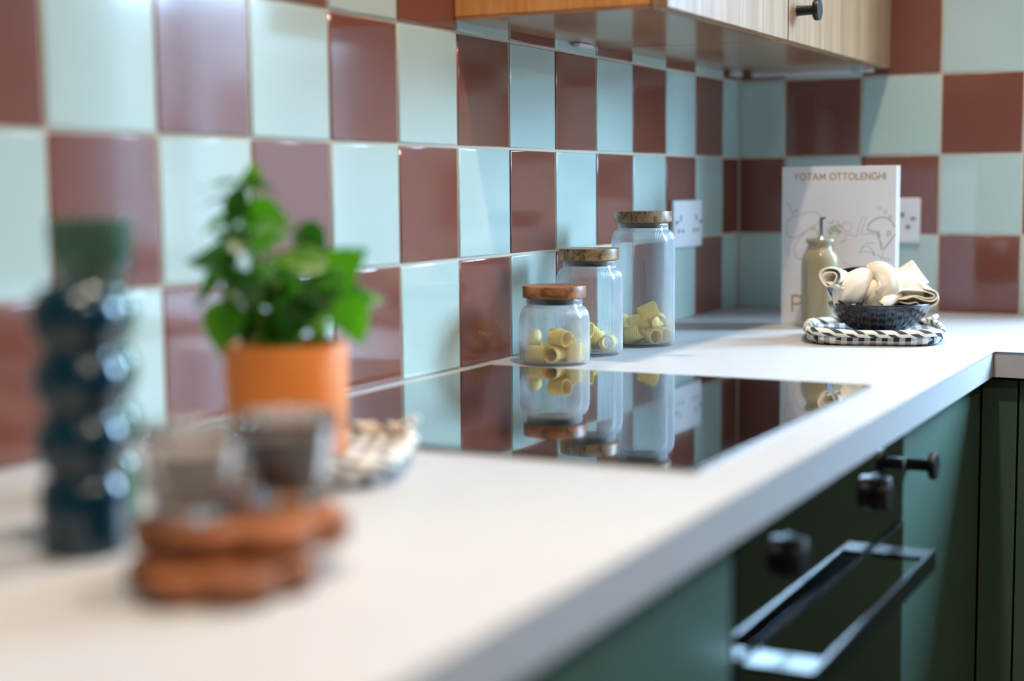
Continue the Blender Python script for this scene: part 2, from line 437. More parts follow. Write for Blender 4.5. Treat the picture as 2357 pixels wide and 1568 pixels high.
FX = 0.600; DT = 0.020; DB, DTOP = 0.105, H-TH-0.006
base_cabinet('sage green base cabinet directly left of the black oven', (0.01, FX-DT-0.001, -2.362, -1.7655), (FX-DT, FX, -2.359, -1.768, DB, DTOP), (FX, -2.30, H-0.092))
base_cabinet('sage green base cabinet below the blue glass candle holder', (0.01, FX-DT-0.001, -2.962, -2.365), (FX-DT, FX, -2.959, -2.368, DB, DTOP), (FX, -2.43, H-0.092))
base_cabinet('green base cabinet with one round black knob between oven and inner corner', (0.01, FX-DT-0.001, -1.147, -0.650), (FX-DT, FX, -1.145, -0.649, DB, DTOP), (FX, -1.127, H-0.092))
FY = -0.647
base_cabinet('dark green corner base cabinet under the right-hand worktop', (FX+0.003, 1.2, FY+DT+0.001, -0.01), (0.655, 1.197, FY, FY+DT, DB, DTOP), (1.14, FY, H-0.092), (0, -1, 0), (FX+0.002, 0.652, FY+0.001, FY+DT, DB, DTOP))
base_cabinet('dark green base cabinet under the window', (1.203, 1.8, FY+DT+0.001, -0.01), (1.206, 1.797, FY, FY+DT, DB, DTOP), (1.26, FY, H-0.092), (0, -1, 0))
base_cabinet('dark green base cabinet at the far end of the right-hand worktop', (1.803, 2.4, FY+DT+0.001, -0.01), (1.806, 2.397, FY, FY+DT, DB, DTOP), (1.86, FY, H-0.092), (0, -1, 0))

# ------------------------------------------------------------------ oven
OY0, OY1 = -1.762, -1.1505
oorg = (0.3, (OY0+OY1)/2, 0.12)
ov = thing('oven', 'built-in black glass oven with two dials below the hob', 'oven', oorg)
box('oven_body', (0.03, FX-0.021, OY0+0.01, OY1-0.01, 0.12, H-TH-0.004), M_black, ov, 0, oorg)
box('control_panel', (FX-0.02, FX+0.001, OY0, OY1, H-0.154, H-TH-0.004), M_bglass, ov, 0.0015, oorg)
dr = box('oven_door', (FX-0.02, FX+0.003, OY0, OY1, 0.20, H-0.1585), M_bglass, ov, 0.002, oorg)
box('top_trim', (FX-0.018, FX+0.0045, OY0+0.001, OY1-0.001, H-0.1605, H-0.1565), M_gloss, dr, 0.001, oorg)
box('toe_panel', (FX-0.02, FX, OY0, OY1, 0.105, 0.197), M_black, ov, 0.001, oorg)
hb = box('handle', (0.6465, 0.6515, -1.70, -1.20, H-0.200, H-0.176), M_gloss, dr, 0.0008, oorg)
for ya in (-1.70, -1.245):
    box('handle_arm', (FX+0.002, 0.649, ya, ya+0.045, H-0.1815, H-0.1765), M_gloss, dr, 0.0008, oorg)
for yk in (-1.285, -1.612):
    V, F = lathe([(0, 0), (0.022, 0), (0.022, 0.002), (0.0195, 0.0025), (0.0188, 0.015), (0.0178, 0.0165), (0, 0.0165)], 40)
    rot = Vector((0, 0, 1)).rotation_difference(Vector((1, 0, 0))).to_matrix().to_4x4()
    me = mesh([(Matrix.Translation(Vector((FX+0.001, yk, H-0.098))-Vector(oorg)) @ rot) @ Vector(v) for v in V], F); smooth_by_angle(me, 40)
    dk = link('dial', me, M_black, ov)
    bm = bmesh.new(); box_bm(bm, FX+0.0170-oorg[0], FX+0.0179-oorg[0], yk-0.0008-oorg[1], yk+0.0008-oorg[1], H-0.092-oorg[2], H-0.081-oorg[2])
    link('pointer_mark', bm_mesh(bm, False), M_plastic, dk)

# ------------------------------------------------------------------ hob
HY0, HY1 = -1.742, -1.142; HX0, HX1 = 0.036, 0.560
horg = ((HX0+HX1)/2, (HY0+HY1)/2, H)
hob = thing('hob', 'flush black glass induction hob mirroring the tiled wall', 'hob', horg)
box('glass_top', (HX0, HX1, HY0, HY1, H+0.0004, H+0.0046), M_hob, hob, 0.0012, horg)

# ------------------------------------------------------------------ wall cabinets
CZ0, CZ1 = H+0.467, H+1.187; CX = 0.280
def wall_cabinet(label, y0, y1, knob_y, clips):
    org = (CX/2, (y0+y1)/2, CZ0)
    c = thing('wall_cabinet', label, 'cabinet', org)
    box('carcass', (0.001, CX, y0, y1, CZ0+0.0045, CZ1), M_oak_warm, c, 0.0008, org)
    bp = box('bottom_panel', (0.0015, CX-0.0005, y0+0.0004, y1-0.0004, CZ0, CZ0+0.0043), M_under, c, 0.0004, org)
    d = box('door', (CX+0.0025, 0.304, y0+0.0015, y1-0.0015, CZ0-0.0005, CZ1), M_oakd_dim, c, 0.0012, org)
    knob(d, org, (0.304, knob_y, H+0.515), (1, 0, 0), L=0.036, R=0.0165)
    for (cx, cy, lx, ly) in clips:
        box('cable_clip', (cx, cx+lx, cy, cy+ly, CZ0-0.007, CZ0), M_plastic, bp, 0.002, org)
wall_cabinet('pale oak wall cabinet nearest the camera with bare end panel', -1.166, -0.664, -1.11, [(0.004, -0.80, 0.012, 0.05)])
wall_cabinet('pale oak wall cabinet in the corner with round black knob on its door', -0.662, -0.004, -0.617, [(0.004, -0.075, 0.012, 0.05), (0.25, -0.02, 0.024, 0.012), (0.03, -0.016, 0.20, 0.008)])

# ------------------------------------------------------------------ sockets
def socket(label, loc, rotz):
    s = thing('plug_socket', label, 'socket', loc, rotz)     # local: x along the wall, -y out of it, z up from plate bottom
    bm = bmesh.new(); box_bm(bm, -0.073, 0.073, -0.009, 0.0, 0, 0.087, 0.003, 3)
    link('faceplate', bm_mesh(bm), M_plastic, s)
    for sx in (-1, 1):
        cx = sx*0.0395
        for (hx, hz, w, h) in ((cx, 0.054, 0.0052, 0.0100), (cx-0.0108, 0.031, 0.0078, 0.0056), (cx+0.0108, 0.031, 0.0078, 0.0056)):
            bm = bmesh.new(); box_bm(bm, hx-w/2, hx+w/2, -0.0093, -0.0085, hz-h/2, hz+h/2)
            link('pin_hole', bm_mesh(bm, False), M_hole, s)
        bm = bmesh.new(); box_bm(bm, sx*0.0605-0.005, sx*0.0605+0.005, -0.0105, -0.0085, 0.036, 0.055, 0.001)
        rk = link('rocker_switch', bm_mesh(bm), M_plastic, s)
        bm = bmesh.new(); box_bm(bm, sx*0.0605-0.0045, sx*0.0605+0.0045, -0.0108, -0.0100, 0.0450, 0.0495)
        link('switch_marker', bm_mesh(bm, False), M_hole, rk)
socket('white double plug socket behind the tallest glass jar', (0.0003, -0.3095, H+0.132), PI/2)
socket('white double plug socket half hidden behind the cookery book', (0.2935, -0.0003, H+0.132), 0.0)

# ------------------------------------------------------------------ glass jars with wooden lids
def jar_meshes(h, R=0.0485, NR=104, segs=520):
    hb = h-0.017                       # glass height
    rn = 0.0385
    outer = [(0.0, 0.0), (R-0.006, 0.0), (R-0.0025, 0.0012), (R-0.0006, 0.004), (R, 0.010)]
    n = max(6, int((hb-0.034)/0.012))
    for i in range(1, n): outer.append((R, 0.010+(hb-0.044)*i/n))
    for k in range(0, 9):              # shoulder
        a = k/8*PI/2
        outer.append((rn + (R-rn)*(math.cos(a)**0.9), hb-0.034+0.022*math.sin(a)))
    outer += [(rn, hb-0.008), (rn+0.0004, hb-0.002), (rn-0.001, hb)]
    no = len(outer)
    inner = [(rn-0.0022, hb), (rn-0.0028, hb-0.008)]
    for k in range(6, -1, -2):
        a = k/8*PI/2
        inner.append((rn-0.0028 + (R-rn)*(math.cos(a)**0.9), hb-0.034+0.020*math.sin(a)))
    inner += [(R-0.0028, 0.02), (R-0.003, 0.008), (R-0.006, 0.0042), (0.0, 0.0040)]
    prof = outer+inner
    def rib(i, a, r, z):
        if i < 3 or i >= no-2: return 0.0
        w = min(1.0, (i-2)/2.0) * (0.6 if z > hb-0.02 else 1.0)
        return 0.00048*w*math.cos(NR*a)
    V, F = lathe(prof, segs, rib)
    return mesh(V, F, True), hb, rn
def jar(label, x, y, h, seed, cols, rot):
    j = thing('storage_jar', label, 'jar', (x, y, H), rot)
    me, hb, rn = jar_meshes(h)
    link('glass_body', me, M_jar, j)
    V, F = lathe([(0, hb-0.009), (rn-0.0045, hb-0.009), (rn-0.0032, hb-0.0075), (rn-0.0032, hb-0.0005), (0, hb-0.0005)], 64)
    link('seal', smooth_by_angle(mesh(V, F), 40), M_seal, j)
    V, F = lathe([(0, hb+0.0002), (0.0432, hb+0.0002), (0.0440, hb+0.001), (0.0442, hb+0.0155), (0.0436, hb+0.0167), (0, hb+0.017)], 72)
    lid = link('lid', smooth_by_angle(mesh(V, F), 40), wood('acacia_%d' % seed, cols[0], cols[1], (16, 120, 60), rough=0.4, seed=seed, contrast=(0.36, 0.62)), j)
    return j
JARS = [('shortest ribbed glass jar with dark wooden lid, nearest the hob', 0.095, -1.060, 0.1095, 3, (rgb(70, 44, 30), rgb(176, 112, 62)), 0.3),
        ('middle-sized ribbed glass jar with wooden lid between the other two jars', 0.089, -0.929, 0.156, 9, (rgb(92, 62, 42), rgb(190, 150, 104)), 1.1),
        ('tallest ribbed glass jar with wooden lid in front of the wall socket', 0.112, -0.778, 0.2075, 14, (rgb(84, 58, 42), rgb(176, 142, 104)), 2.0)]
for a in JARS: jar(*a)
PASTA = [[(-0.016, 0.028, 0.0119, -1.57, -0.16, 2.08), (-0.0243, -0.0174, 0.0119, -1.57, 0.3, 0.98), (0.0281, 0.0051, 0.0119, -1.57, 0.22, -2.11), (0.0119, 0.0272, 0.0166, -0.08, -2.65, -1.84), (-0.0052, 0.0028, 0.0119, -1.57, 1.73, 0.44), (0.0118, -0.0011, 0.0309, 1.05, 2.21, 0.21), (-0.0008, -0.0287, 0.0119, -1.57, -0.5, -0.56), (0.0263, -0.0209, 0.0142, 0.0, -3.14, 0.04), (0.0056, -0.0281, 0.035, 1.73, -1.01, 0.64), (-0.031, 0.0089, 0.027, 0.04, 0.8, 1.44)],
 [(-0.0141, -0.0262, 0.0119, -1.57, 0.9, -1.67), (-0.0133, 0.0242, 0.0119, 1.57, 2.98, 0.06), (0.0131, 0.03, 0.0142, -0.0, 3.14, -0.67), (-0.0183, -0.0023, 0.0119, -1.57, 0.79, -1.67), (-0.0129, -0.0297, 0.0351, 1.62, -0.77, 1.13), (0.0054, 0.0071, 0.0251, -0.27, -0.8, 0.11), (0.0287, 0.0063, 0.0119, -1.57, -2.84, -0.26)],
 [(-0.0178, -0.0271, 0.0152, -2.02, -0.42, 1.19), (0.0107, -0.026, 0.0119, 1.57, 1.42, 0.37), (0.0283, -0.0066, 0.0119, -1.57, -1.05, 0.37), (0.0202, 0.0204, 0.0166, 0.47, 0.72, 1.33), (-0.0077, 0.0054, 0.0166, 2.97, 0.83, 0.86), (0.0228, -0.0183, 0.0339, 1.76, -1.05, -0.28), (-0.0325, -0.003, 0.0278, 0.2, 2.4, -1.15), (-0.0016, 0.033, 0.0142, 3.14, 0.0, 0.32), (0.0106, 0.0097, 0.0383, 0.68, -0.3, -0.54), (-0.0258, 0.0196, 0.0119, 1.57, -1.73, -0.65), (0.0043, -0.0321, 0.0509, 1.17, 0.14, 1.65), (-0.0075, -0.0126, 0.033, 1.42, 0.51, 1.29)]]
M_pasta = mat('dried_pasta', rgb(255, 220, 128), 0.5, var=0.08, vscale=90)
def pasta_mesh():
    ro, ri, L, n = 0.0115, 0.0097, 0.0275, 28
    V = []; F = []
    rings = [(ro-0.0003, -L/2), (ro, -L/2+0.0008), (ro, L/2-0.0008), (ro-0.0003, L/2), (ri, L/2), (ri, -L/2)]
    for r, z in rings:
        for k in range(n): V.append((r*math.cos(2*PI*k/n), r*math.sin(2*PI*k/n), z))
    for a in range(6):
        b = (a+1) % 6
        for k in range(n): F.append((a*n+k, a*n+(k+1) % n, b*n+(k+1) % n, b*n+k))
    return smooth_by_angle(mesh(V, F), 40)
pm = pasta_mesh()
for (lab, jx, jy, jh, *_), lst, nm in zip(JARS, PASTA, ('shortest', 'middle-sized', 'tallest')):
    mats = [Matrix.Translation((jx, jy, H+0.0041)) @ Matrix.Rotation(0.5, 4, 'Z') @ Matrix.Translation((x*0.97, y*0.97, z)) @ Euler((ex, ey, ez)).to_matrix().to_4x4() for (x, y, z, ex, ey, ez) in lst]
    q = [m.translation for m in mats]; lab_of = {}
    for word, key in (('topmost short pasta tube on the pile in the %s glass jar', lambda i: -q[i].z), ('foremost short pasta tube against the front of the %s glass jar', lambda i: q[i].dot(Vector((-0.459, 0.888, 0)))),
                      ('leftmost short pasta tube in the %s glass jar', lambda i: q[i].dot(Vector((0.888, 0.459, 0)))), ('rightmost short pasta tube in the %s glass jar', lambda i: -q[i].dot(Vector((0.888, 0.459, 0))))):
        i = min((i for i in range(len(q)) if i not in lab_of), key=key); lab_of[i] = word % nm
    for i, m in enumerate(mats):
        o = link('pasta_tube', pm, M_pasta, None); o.matrix_world = m
        tag(o, lab_of.get(i, 'short yellow pasta tube within the pile of the %s glass jar' % nm), 'pasta', 'pasta tubes in the %s jar' % nm)

# ------------------------------------------------------------------ cookery book
BX0, BX1, BY, BZ = 0.198, 0.401, -0.350, 0.277
borg = (BX0, BY, H)
bk = thing('book', 'upright white cookery book with gold lettering and faint vegetable drawings', 'book', borg)
M_cover = mat('book_cover', rgb(242, 240, 243), 0.5)
M_pages = mat('book_pages', rgb(196, 186, 166), 0.9)
M_gold = mat('gold_lettering', rgb(184, 134, 66), 0.45)
fc = box('front_cover', (BX0+0.008, BX1, BY, BY+0.0026, H+0.0003, H+BZ), M_cover, bk, 0.0008, borg)
box('back_cover', (BX0+0.008, BX1, BY+0.0194, BY+0.022, H+0.0003, H+BZ), M_cover, bk, 0.0008, borg)
V, F, uvs = tube([(0, 0, 0), (0, 0, 1)], 1, 4)
sp_pts = [(0.0085, 0.0), (0.004, -0.0006), (0.0012, 0.001), (0.0, 0.006), (0.0, 0.016), (0.0012, 0.021), (0.004, 0.0226), (0.0085, 0.022), (0.0085, 0.0196), (0.0035, 0.0190), (0.0030, 0.006), (0.0085, 0.0026)]
V = [(x, y, z) for z in (0.0003, BZ) for (x, y) in sp_pts]; n = len(sp_pts)
F = [(i, (i+1) % n, n+(i+1) % n, n+i) for i in range(n)] + [tuple(range(n))[::-1], tuple(range(n, 2*n))]
link('spine', smooth_by_angle(mesh(V, F), 50), M_cover, bk)
box('page_block', (BX0+0.0045, BX1-0.004, BY+0.0028, BY+0.0192, H+0.004, H+BZ-0.004), M_pages, bk, 0.0, borg)
def arc(cx, cy, rx, ry, a0, a1, n=20): return [(cx+rx*math.cos(math.radians(a0+(a1-a0)*i/n)), cy+ry*math.sin(math.radians(a0+(a1-a0)*i/n))) for i in range(n+1)]
GLYPH = {'Y': (0.84, [[(0, 1), (0.42, 0.46), (0.84, 1)], [(0.42, 0.46), (0.42, 0)]]), 'O': (1.06, [arc(0.53, 0.5, 0.53, 0.52, 0, 360, 28)]),
 'T': (0.72, [[(0, 1), (0.72, 1)], [(0.36, 1), (0.36, 0)]]), 'A': (0.92, [[(0, 0), (0.46, 1), (0.92, 0)], [(0.17, 0.34), (0.75, 0.34)]]),
 'M': (1.06, [[(0.02, 0), (0.12, 1), (0.53, 0.22), (0.94, 1), (1.04, 0)]]), 'L': (0.52, [[(0, 1), (0, 0), (0.52, 0)]]),
 'E': (0.56, [[(0.56, 1), (0, 1), (0, 0), (0.56, 0)], [(0, 0.52), (0.5, 0.52)]]), 'N': (0.80, [[(0, 0), (0, 1), (0.80, 0), (0.80, 1)]]),
 'G': (1.0, [arc(0.53, 0.5, 0.53, 0.52, 48, 330, 24) + [(1.0, 0.45), (0.62, 0.45)]]), 'H': (0.76, [[(0, 0), (0, 1)], [(0.76, 0), (0.76, 1)], [(0, 0.52), (0.76, 0.52)]]),
 'I': (0.0, [[(0, 0), (0, 1)]]), 'P': (0.55, [[(0, 0), (0, 1), (0.28, 1)] + arc(0.28, 0.74, 0.27, 0.26, 90, -90, 12) + [(0, 0.48)]]), ' ': (0.22, [])}
def lettering(name, body, x0, x1, zb, cap, w, parent, gap=0.34):
    """capitals built from flat strokes; w = half stroke width in cap heights"""
    tot = sum(GLYPH[c][0] for c in body) + gap*(len(body)-1); sx = (x1-x0)/max(tot, 1e-6); V = []; F = []; pen = 0.0; k = 0
    for c in body:
        for line in GLYPH[c][1]:
            P = [Vector((x0-borg[0]+(pen+p[0])*sx, zb+p[1]*cap)) for p in line]
            for p, q in zip(P[:-1], P[1:]):
                d = (q-p).normalized(); n = Vector((-d.y, d.x))*w*cap; e = d*w*cap*(0.85 if len(P) < 8 else 0.3); k += 1
                y = -0.00018-0.000004*(k % 12); o = len(V)
                V += [(r.x, y, r.y) for r in (p-e+n, p-e-n, q+e-n, q+e+n)]; F.append((o, o+1, o+2, o+3))
        pen += GLYPH[c][0]+gap
    return link(name, mesh(V, F), M_gold, parent)
lettering('title_lettering', 'YOTAM OTTOLENGHI', 0.221, 0.381, 0.2540, 0.0105, 0.085, fc)
lettering('title_lettering', 'P', 0.2200, 0.2370, 0.0225, 0.0280, 0.055, fc)
def art(zx, zy):
    return Vector(((zx/4.237-15)/270*0.203, -0.00022, 0.277*(375-zy/4.237)/362))
def drawing(name, lines, col, w=0.0005):
    b = MB()
    for pts, closed in lines:
        P = catmull([art(*p) for p in pts], 5, closed); V = []; F = []
        for i, p in enumerate(P):
            q = P[(i+1) % len(P)] if (closed or i < len(P)-1) else P[i]
            pr = P[i-1] if (closed or i > 0) else P[i]
            t = (q-pr); t = t.normalized() if t.length > 1e-9 else Vector((1, 0, 0)); s = Vector((t.z, 0, -t.x))*w
            V += [p+s, p-s]
        N = len(P)
        for i in range(N if closed else N-1):
            j = (i+1) % N; F.append((2*i, 2*i+1, 2*j+1, 2*j))
        b.add(V, F)
    link(name, b.mesh(False), mat('ink_'+name, col, 0.7), fc)
drawing('aubergine_drawing', [([(120, 620), (150, 560), (250, 522), (330, 500), (390, 490), (440, 510), (465, 545), (440, 600), (380, 640), (300, 690), (240, 730), (180, 745), (130, 710)], True),
    ([(330, 670), (280, 720), (225, 790), (202, 870), (225, 930), (280, 947), (345, 925), (420, 850)], False)], rgb(180, 174, 188))
for ln in ([(95, 385), (130, 412), (150, 430), (168, 485), (190, 515), (208, 470), (232, 492)], [(130, 840), (150, 890), (135, 930)], [(345, 820), (320, 850), (340, 880)]):
    drawing('stalk_drawing', [(ln, False)], rgb(160, 176, 162))
random.seed(21)
herb = []
for k in range(26):
    a = random.uniform(0, 2*PI); x = 610+random.uniform(-60, 60); y = 640+random.uniform(-45, 50); l = random.uniform(25, 60)
    herb.append(([(x, y), (x+l*0.5*math.cos(a)+6, y+l*0.5*math.sin(a)), (x+l*math.cos(a), y+l*math.sin(a)*0.8)], False))
herb += [([(360, 640), (400, 660), (440, 690), (435, 735)], False), ([(370, 660), (410, 650), (430, 660)], False), ([(660, 780), (710, 770), (715, 730)], False)]
drawing('herb_drawing', herb, rgb(168, 198, 116), 0.0006)
drawing('pepper_drawing', [([(700, 705), (760, 712), (822, 722), (842, 640), (878, 548), (914, 555), (884, 640), (872, 700), (940, 700), (1010, 705), (1052, 765), (1090, 860), (1060, 950), (980, 1000), (860, 1018), (760, 1003), (695, 970)], False),
    ([(685, 635), (700, 595), (735, 585), (770, 610), (772, 650), (745, 680), (705, 672)], True)], rgb(220, 186, 186))
drawing('mushroom_drawing', [([(932, 660), (950, 600), (1020, 552), (1100, 545), (1160, 580), (1198, 635)], False), ([(932, 660), (985, 680), (1025, 690), (1050, 760), (1070, 850)], False),
    ([(1198, 700), (1150, 770), (1095, 845)], False), ([(1030, 670), (1045, 700), (1050, 725)], False), ([(1130, 725), (1120, 695), (1140, 675), (1155, 690), (1135, 720)], False)], rgb(140, 158, 156), 0.0007)
drawing('leaf_drawing', [([(850, 890), (872, 845), (925, 820), (975, 850), (1010, 905)], False), ([(860, 880), (890, 870), (930, 872), (980, 880), (1000, 910)], False), ([(880, 830), (930, 790), (1000, 790)], False), ([(1030, 900), (1100, 935), (1170, 945)], False)], rgb(150, 190, 154))
drawing('bean_drawing', [([(1020, 455), (1040, 435), (1062, 455), (1042, 475)], True), ([(1085, 490), (1100, 475), (1116, 492), (1100, 508)], True), ([(1135, 540), (1150, 527), (1163, 540), (1150, 555)], True)], rgb(180, 200, 140))

# ------------------------------------------------------------------ oil bottle
bt = thing('oil_bottle', 'beige stoneware oil bottle with steel pourer in front of the book', 'bottle', (0.2835, -0.3965, H))
prof = [(0, 0), (0.0295, 0), (0.0318, 0.002), (0.0325, 0.006), (0.0325, 0.10), (0.0325, 0.112), (0.0318, 0.119), (0.0300, 0.1255), (0.0268, 0.1310), (0.0235, 0.1350), (0.0214, 0.1390), (0.0212, 0.1420), (0.0228, 0.1450), (0.0252, 0.1475), (0.0258, 0.1500), (0.0252, 0.1525), (0.0235, 0.1540), (0.0215, 0.1535), (0.0200, 0.150), (0, 0.150)]
V, F = lathe(prof, 64)
link('stoneware_body', mesh(V, F, True), mat('beige_glaze', rgb(164, 148, 116), 0.16, coat=0.5, var=0.08, vscale=25), bt)
V, F = lathe([(0, 0.1502), (0.0185, 0.1502), (0.0200, 0.1525), (0.0185, 0.1545), (0.006, 0.1550), (0.0045, 0.1565), (0.0034, 0.160), (0.0032, 0.186), (0.0026, 0.189), (0, 0.189)], 32)
po = link('pourer', smooth_by_angle(mesh(V, F), 45), M_steel, bt)
bm = bmesh.new(); box_bm(bm, -0.001, 0.0075, -0.0026, 0.0026, 0.1862, 0.1905, 0.0008)
link('flap', bm_mesh(bm), M_steel, po, rot=(0, 0, 0.45))

# ------------------------------------------------------------------ quilted mats
M_ging = gingham_mat('navy_gingham', rgb(38, 42, 54), rgb(234, 234, 232), 58)
M_pipe = stripe_mat('striped_piping', rgb(240, 234, 220), rgb(66, 66, 74), 22, 1.6, 0.66)
def mat_pad(label, loc, rotz, s=0.104):
    t = thing('quilted_mat', label, 'mat', loc, rotz)
    n = 96; V = []; F = []; rings = [(0.90, 0.0), (0.985, 0.004), (1.02, 0.010), (1.0, 0.016), (0.90, 0.0165), (0.75, 0.0135), (0.5, 0.0125), (0.25, 0.0125)]
    def outline(a, k):
        c, q = math.cos(a), math.sin(a); e = 4.2
        r = (abs(c)**e+abs(q)**e)**(-1/e)
        return s*k*r*c, s*k*r*q
    for k, z in rings:
        for i in range(n):
            x, y = outline(2*PI*i/n, k); lift = 0.006*max(0, (abs(math.cos(2*PI*i/n*2-PI/1.0)))-0.6) if k > 0.88 and z > 0.003 else 0
            V.append((x, y, z+lift))
    V.append((0, 0, 0.0125))
    for r in range(len(rings)-1):
        for i in range(n): F.append((r*n+i, r*n+(i+1) % n, (r+1)*n+(i+1) % n, (r+1)*n+i))
    for i in range(n): F.append(((len(rings)-1)*n+i, (len(rings)-1)*n+(i+1) % n, len(V)-1))
    F.append(tuple(range(n))[::-1])
    link('gingham_pad', mesh(V, F, True), M_ging, t)
    pts = []
    for i in range(n):
        a = 2*PI*i/n; x, y = outline(a, 1.0); pts.append((x, y, 0.0185+0.004*max(0, abs(math.sin(2*a))-0.55)))
    V, F, uvs = tube(pts, 0.0060, 12, True)
    link('striped_piping', uvmesh(V, F, uvs), M_pipe, t)
    cx, cy = outline(PI/4, 1.0)
    V, F, uvs = tube(catmull([(cx-0.006, cy-0.006, 0.020), (cx+0.006, cy-0.004, 0.026), (cx+0.014, cy+0.004, 0.030), (cx+0.010, cy+0.014, 0.026), (cx-0.004, cy+0.008, 0.020)], 5), 0.0042, 8)
    link('hanging_loop', uvmesh(V, F, uvs), stripe_mat('loop_stripes', rgb(236, 232, 224), rgb(58, 58, 68), 7, 0.0, 0.75), t)
mat_pad('navy and white gingham mat with striped piping under the dark bowl', (0.418, -0.565, H), math.radians(16))
mat_pad('navy and white gingham mat with striped piping under the orange plant pot', (0.2265, -1.8745, H), math.radians(24))

# ------------------------------------------------------------------ dark fluted bowls
M_bowl = mat('navy_black_glaze', rgb(14, 21, 32), 0.24, coat=0.4, spec=0.5)
def bowl_mesh(s=1.0):
    o = [(0, 0.0), (0.034, 0.0), (0.037, 0.0012), (0.048, 0.0075), (0.060, 0.0165), (0.070, 0.0275), (0.077, 0.038), (0.0805, 0.0450), (0.0806, 0.0463), (0.0795, 0.0470), (0.0783, 0.0465)]
    i = [(0.0775, 0.0440), (0.073, 0.036), (0.066, 0.0270), (0.056, 0.0175), (0.044, 0.0090), (0.032, 0.0050), (0, 0.0042)]
    def fl(k, a, r, z): return 0.0007*math.cos(34*a)*(0, 0, 0, 1, 1, .8, .4, 0, 0, 0, 0)[k] if k < 11 else 0
    V, F = lathe([(r*s, z*s) for r, z in o+i], 312, fl)
    return mesh(V, F, True)
RV = math.radians(27.3)
b1 = thing('fluted_bowl', 'lower navy black fluted bowl standing on the gingham mat', 'bowl', (0.425, -0.555, H+0.0127), RV)
link('bowl_shell', bowl_mesh(), M_bowl, b1)
b2 = thing('fluted_bowl', 'upper navy black bowl tilted inside the lower bowl behind the napkin', 'bowl', (0.425, -0.555, H+0.0127), RV)
o = link('bowl_shell', bowl_mesh(0.85), M_bowl, b2, loc=(-0.016, 0.024, 0.032), rot=(math.radians(28), math.radians(3), 0))

# ------------------------------------------------------------------ knotted napkin
M_nap = mat('cream_linen', rgb(238, 226, 206), 0.95, bump=0.25, bscale=1400, sheen=0.2)
nk = thing('napkin', 'cream linen napkin tied in a knot lying in the dark bowl', 'napkin', (0.425, -0.555, H), RV)
def mm(*p): return Vector(p)*0.001
def cloth(name, V, F, thick=2.2, sub=1, parent=nk):
    o = link(name, mesh(V, F, True), M_nap, parent)
    if thick:
        m = o.modifiers.new('thickness', 'SOLIDIFY'); m.thickness = thick*0.001; m.offset = 0
    if sub:
        m = o.modifiers.new('smooth', 'SUBSURF'); m.levels = sub; m.render_levels = sub
    return o
def grid(fn, nu, nv):
    V = [fn(i/nu, j/nv) for i in range(nu+1) for j in range(nv+1)]
    F = [(i*(nv+1)+j, i*(nv+1)+j+1, (i+1)*(nv+1)+j+1, (i+1)*(nv+1)+j) for i in range(nu) for j in range(nv)]
    return V, F
pth = catmull([mm(-90, -40, 101), mm(-80, -28, 102), mm(-64, -16, 98), mm(-44, -10, 91), mm(-24, -8, 88)], 6)
def roll(u, v):
    i = min(len(pth)-1, int(u*(len(pth)-1))); p = pth[i]
    th = -0.6 + v*2*PI*1.55; r = (19.0-11.0*v)*(1-0.40*u) + 1.4*math.sin(3*th+5*u)
    return p + mm(r*math.cos(th)*(0.95-0.5*u), -0.35*r*math.cos(th)*(1-u)+r*math.cos(th)*0.6*u, r*math.sin(th)*(1.0-0.15*u))
cloth('rolled_end', *grid(roll, 20, 44), 2.4)
def sheet(u, v):      # flap hanging below the roll
    a = -94+50*u; return mm(a+8*v, -34+20*u-8*math.sin(PI*v), 93-6*u-9*v+3.0*math.sin(7*u+2*v))
cloth('lower_flap', *grid(sheet, 10, 8), 2.4)
def band(name, pts, wid, flat, twist=0.0, wob=0.06, arc=1.25):
    """strip of cloth: an open arc of cross-section swept along the path, hems visible on both edges"""
    P = catmull([mm(*p) for p in pts], 8); N = len(P); S = 20
    def fn(u, v):
        i = min(N-1, int(round(u*(N-1)))); s = i/(N-1)
        t = (P[min(i+1, N-1)]-P[max(i-1, 0)]).normalized()
        up = Vector((math.sin(twist*s), -math.cos(twist*s), 0.15)).normalized()
        a = t.cross(up).normalized(); b = a.cross(t).normalized(); w = wid(s)*0.001
        th = (v-0.5)*PI*arc
        e = 1 + wob*math.sin(3*th+7*s) + wob*0.9*math.sin(8*th-5*s)*math.cos(5*s+0.6) + 0.5*wob*math.sin(14*s+4*th)
        return P[i] + a*w*e*math.sin(th) + b*w*flat*e*(math.cos(th)-0.15)*1.3
    return cloth(name, *grid(fn, N-1, S), 2.6, 1)
band('knot_lobe', [(-16, -6, 104), (-32, -20, 98), (-48, -27, 84), (-58, -24, 68), (-56, -14, 56), (-44, -6, 50)], lambda s: 9+13*math.sin(PI*min(1, s*1.1))**0.9, 0.34, 0.0, 0.10)
band('knot_wrap', [(-22, -4, 108), (-6, -16, 110), (6, -28, 100), (8, -33, 84), (-2, -30, 68), (-18, -20, 60), (-24, -8, 58)], lambda s: 8+10*math.sin(PI*s)**0.9, 0.34, 0.3, 0.10)
band('knot_core', [(-30, -6, 74), (-10, -10, 80), (8, -12, 82), (26, -12, 80), (46, -12, 74), (60, -10, 70)], lambda s: 20-5*s, 0.75, 0.0, 0.08)
band('twisted_tail', [(-4, -24, 104), (10, -24, 98), (26, -22, 90), (44, -20, 84), (60, -16, 80)], lambda s: 9+7*s, 0.4, 0.2)
band('small_roll', [(22, -26, 70), (10, -36, 66), (-2, -44, 60), (-8, -46, 56)], lambda s: 9-1*s, 0.8)
A_, B_, C_, D_ = mm(14, 6, 102), mm(54, 14, 126), mm(80, 4, 88), mm(30, -10, 82)
